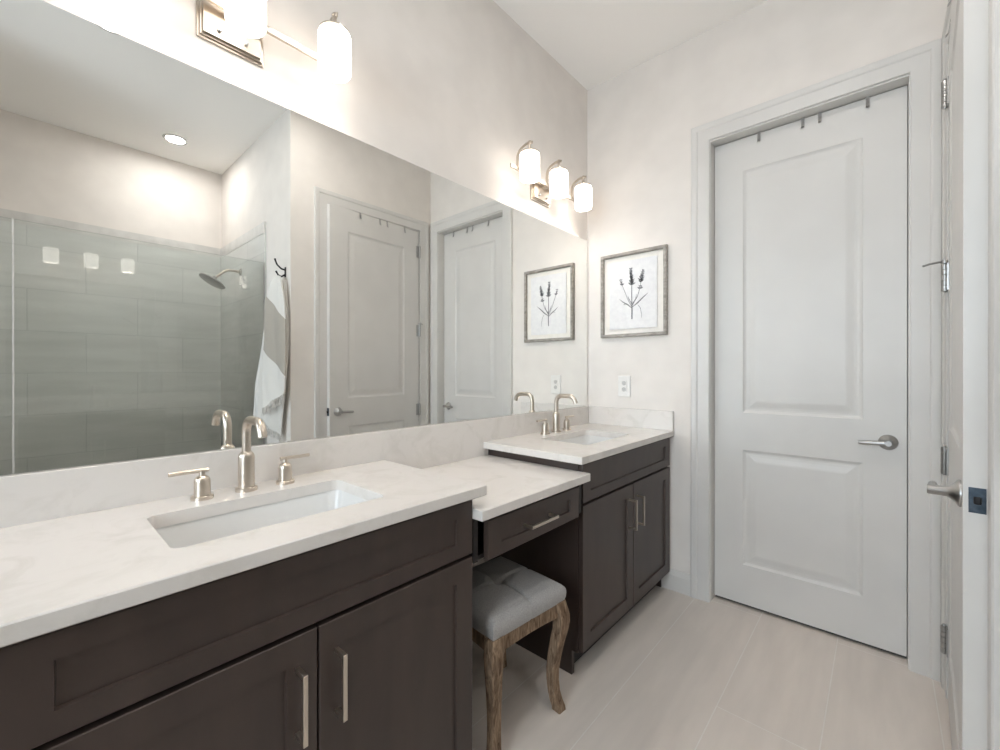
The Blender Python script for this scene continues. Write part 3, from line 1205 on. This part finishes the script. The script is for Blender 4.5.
t = thing('robe_hook', 'dark metal robe hook on the wall corner, seen in mirror', 'hook', (1.705, YK, 1.93))
bm = BM()
add_box(bm, -.010, .010, -.006, -.0003, -.035, .035, .002, 1)
obj('hook_plate', bm, M['darkmetal'], t)
bm = BM()
add_tube(bm, [(.0, -.005, .015), (.0, -.030, .020), (.012, -.052, .045), (.026, -.060, .078), (.030, -.060, .088)], [.006, .006, .0055, .0055, .007], 10)
add_tube(bm, [(.0, -.005, -.018), (-.002, -.028, -.034), (-.004, -.050, -.030), (-.002, -.062, -.010), (.0, -.064, -.002)], [.006, .006, .006, .0055, .0068], 10)
obj('hook_prong', bm, M['darkmetal'], t, smooth=True)

tw = thing('towel', 'white towel with greige stripe and fringe hanging on the robe hook', 'towel', (1.70, YK - 0.05, 1.902))


def cloth(rows, ncol, folds, amp, y0, thick=.006, v0=0.0, v1=1.0, yl=0.0):
    """rows: (x_right, x_left, z_right, z_left); image right is smaller x. Offsets from the hook."""
    bm = BM()
    uvl = bm.loops.layers.uv.new('UVMap')
    info = {}
    layers = []
    nr = len(rows)
    for side in (0, 1):
        g = []
        for i, (xr, xl, zr, zl, yy) in enumerate(rows):
            row = []
            for j in range(ncol + 1):
                u = j / ncol
                grow = min(1.0, 0.25 + i / (nr * .6))
                y = y0 + yy + yl * u * min(1.0, i / (nr * .35)) + amp * grow * sin(folds * 2 * pi * u + i * .22) - (thick if side == 0 else 0)
                z = zr + (zl - zr) * u
                v = bm.verts.new((xr + (xl - xr) * u, y, z))
                info[v] = (u, v0 + (v1 - v0) * i / (nr - 1))
                row.append(v)
            g.append(row)
        layers.append(g)
    a, c = layers
    for i in range(nr - 1):
        for j in range(ncol):
            bm.faces.new((a[i][j], a[i][j + 1], a[i + 1][j + 1], a[i + 1][j]))
            bm.faces.new((c[i][j], c[i + 1][j], c[i + 1][j + 1], c[i][j + 1]))
        for j in (0, ncol):
            bm.faces.new((a[i][j], a[i + 1][j], c[i + 1][j], c[i][j]))
    for i in (0, nr - 1):
        for j in range(ncol):
            bm.faces.new((a[i][j], a[i][j + 1], c[i][j + 1], c[i][j]))
    for f in bm.faces:
        for lp_ in f.loops:
            lp_[uvl].uv = info[lp_.vert]
    return bm


def interp(keys, n):
    out = []
    for k in range(n):
        t_ = k / (n - 1) * (len(keys) - 1)
        i = min(int(t_), len(keys) - 2)
        f = t_ - i
        f = f * f * (3 - 2 * f) * .5 + f * .5
        out.append(tuple(p + (q - p) * f for p, q in zip(keys[i], keys[i + 1])))
    return out


# back layer (wider, longer) and front flap
back = interp([(-.03, .02, -.03, -.02, 0), (-.05, .06, -.25, -.20, 0), (-.07, .17, -.55, -.48, -.005), (-.05, .32, -.85, -.76, -.01), (0.0, .345, -1.12, -1.00, -.015)], 26)
obj('back_fold', cloth(back, 22, 2.5, .008, .040, v0=.68, v1=1.0, yl=-.075), M['towel'], tw, smooth=True)
front = interp([(-.028, .022, -.012, .005, 0), (-.075, .055, -.16, -.04, .004), (-.095, .10, -.34, -.16, .006), (-.100, .14, -.56, -.38, .008), (-.100, .165, -.74, -.55, .008), (-.098, .18, -.80, -.74, .006), (-.09, .13, -.82, -.93, .002)], 30)
ff = obj('front_fold', cloth(front, 20, 1.5, .006, .004, v0=.0, v1=1.0, yl=-.055), M['towel'], tw, smooth=True)
M['fringe'] = mat('cotton_fringe', (214, 211, 206), 0.95, spec=0.05)
noise_color(M['fringe'], (196, 193, 188), (224, 221, 217), 60, 3, coords(M['fringe']))
bm = BM()
for k in range(34):
    u = k / 33
    x, z = -.09 + .22 * u, -.82 - .11 * u
    y = .004 - .055 * u - .006 + .010 * sin(1.5 * 2 * pi * u + 29 * .22) * .8 - .003
    s = random.uniform(-.012, .012)
    add_tube(bm, [(x, y, z + .004), (x + s * .4, y + random.uniform(-.004, .004), z - .025), (x + s, y + random.uniform(-.006, .006), z - random.uniform(.045, .062))], [.0028, .0026, .0022], 5)
obj('fringe', bm, M['fringe'], ff)
bm = BM()
for k in range(46):
    u = k / 45
    x, z = .345 * u, -1.12 + .12 * u
    y = .040 - .015 - .075 * u + .008 * sin(2.5 * 2 * pi * u + 25 * .22) - .003
    s = random.uniform(-.012, .012)
    add_tube(bm, [(x, y, z + .004), (x + s * .4, y + random.uniform(-.004, .004), z - .025), (x + s, y + random.uniform(-.006, .006), z - random.uniform(.045, .062))], [.0028, .0026, .0022], 5)
obj('fringe', bm, M['fringe'], tw)
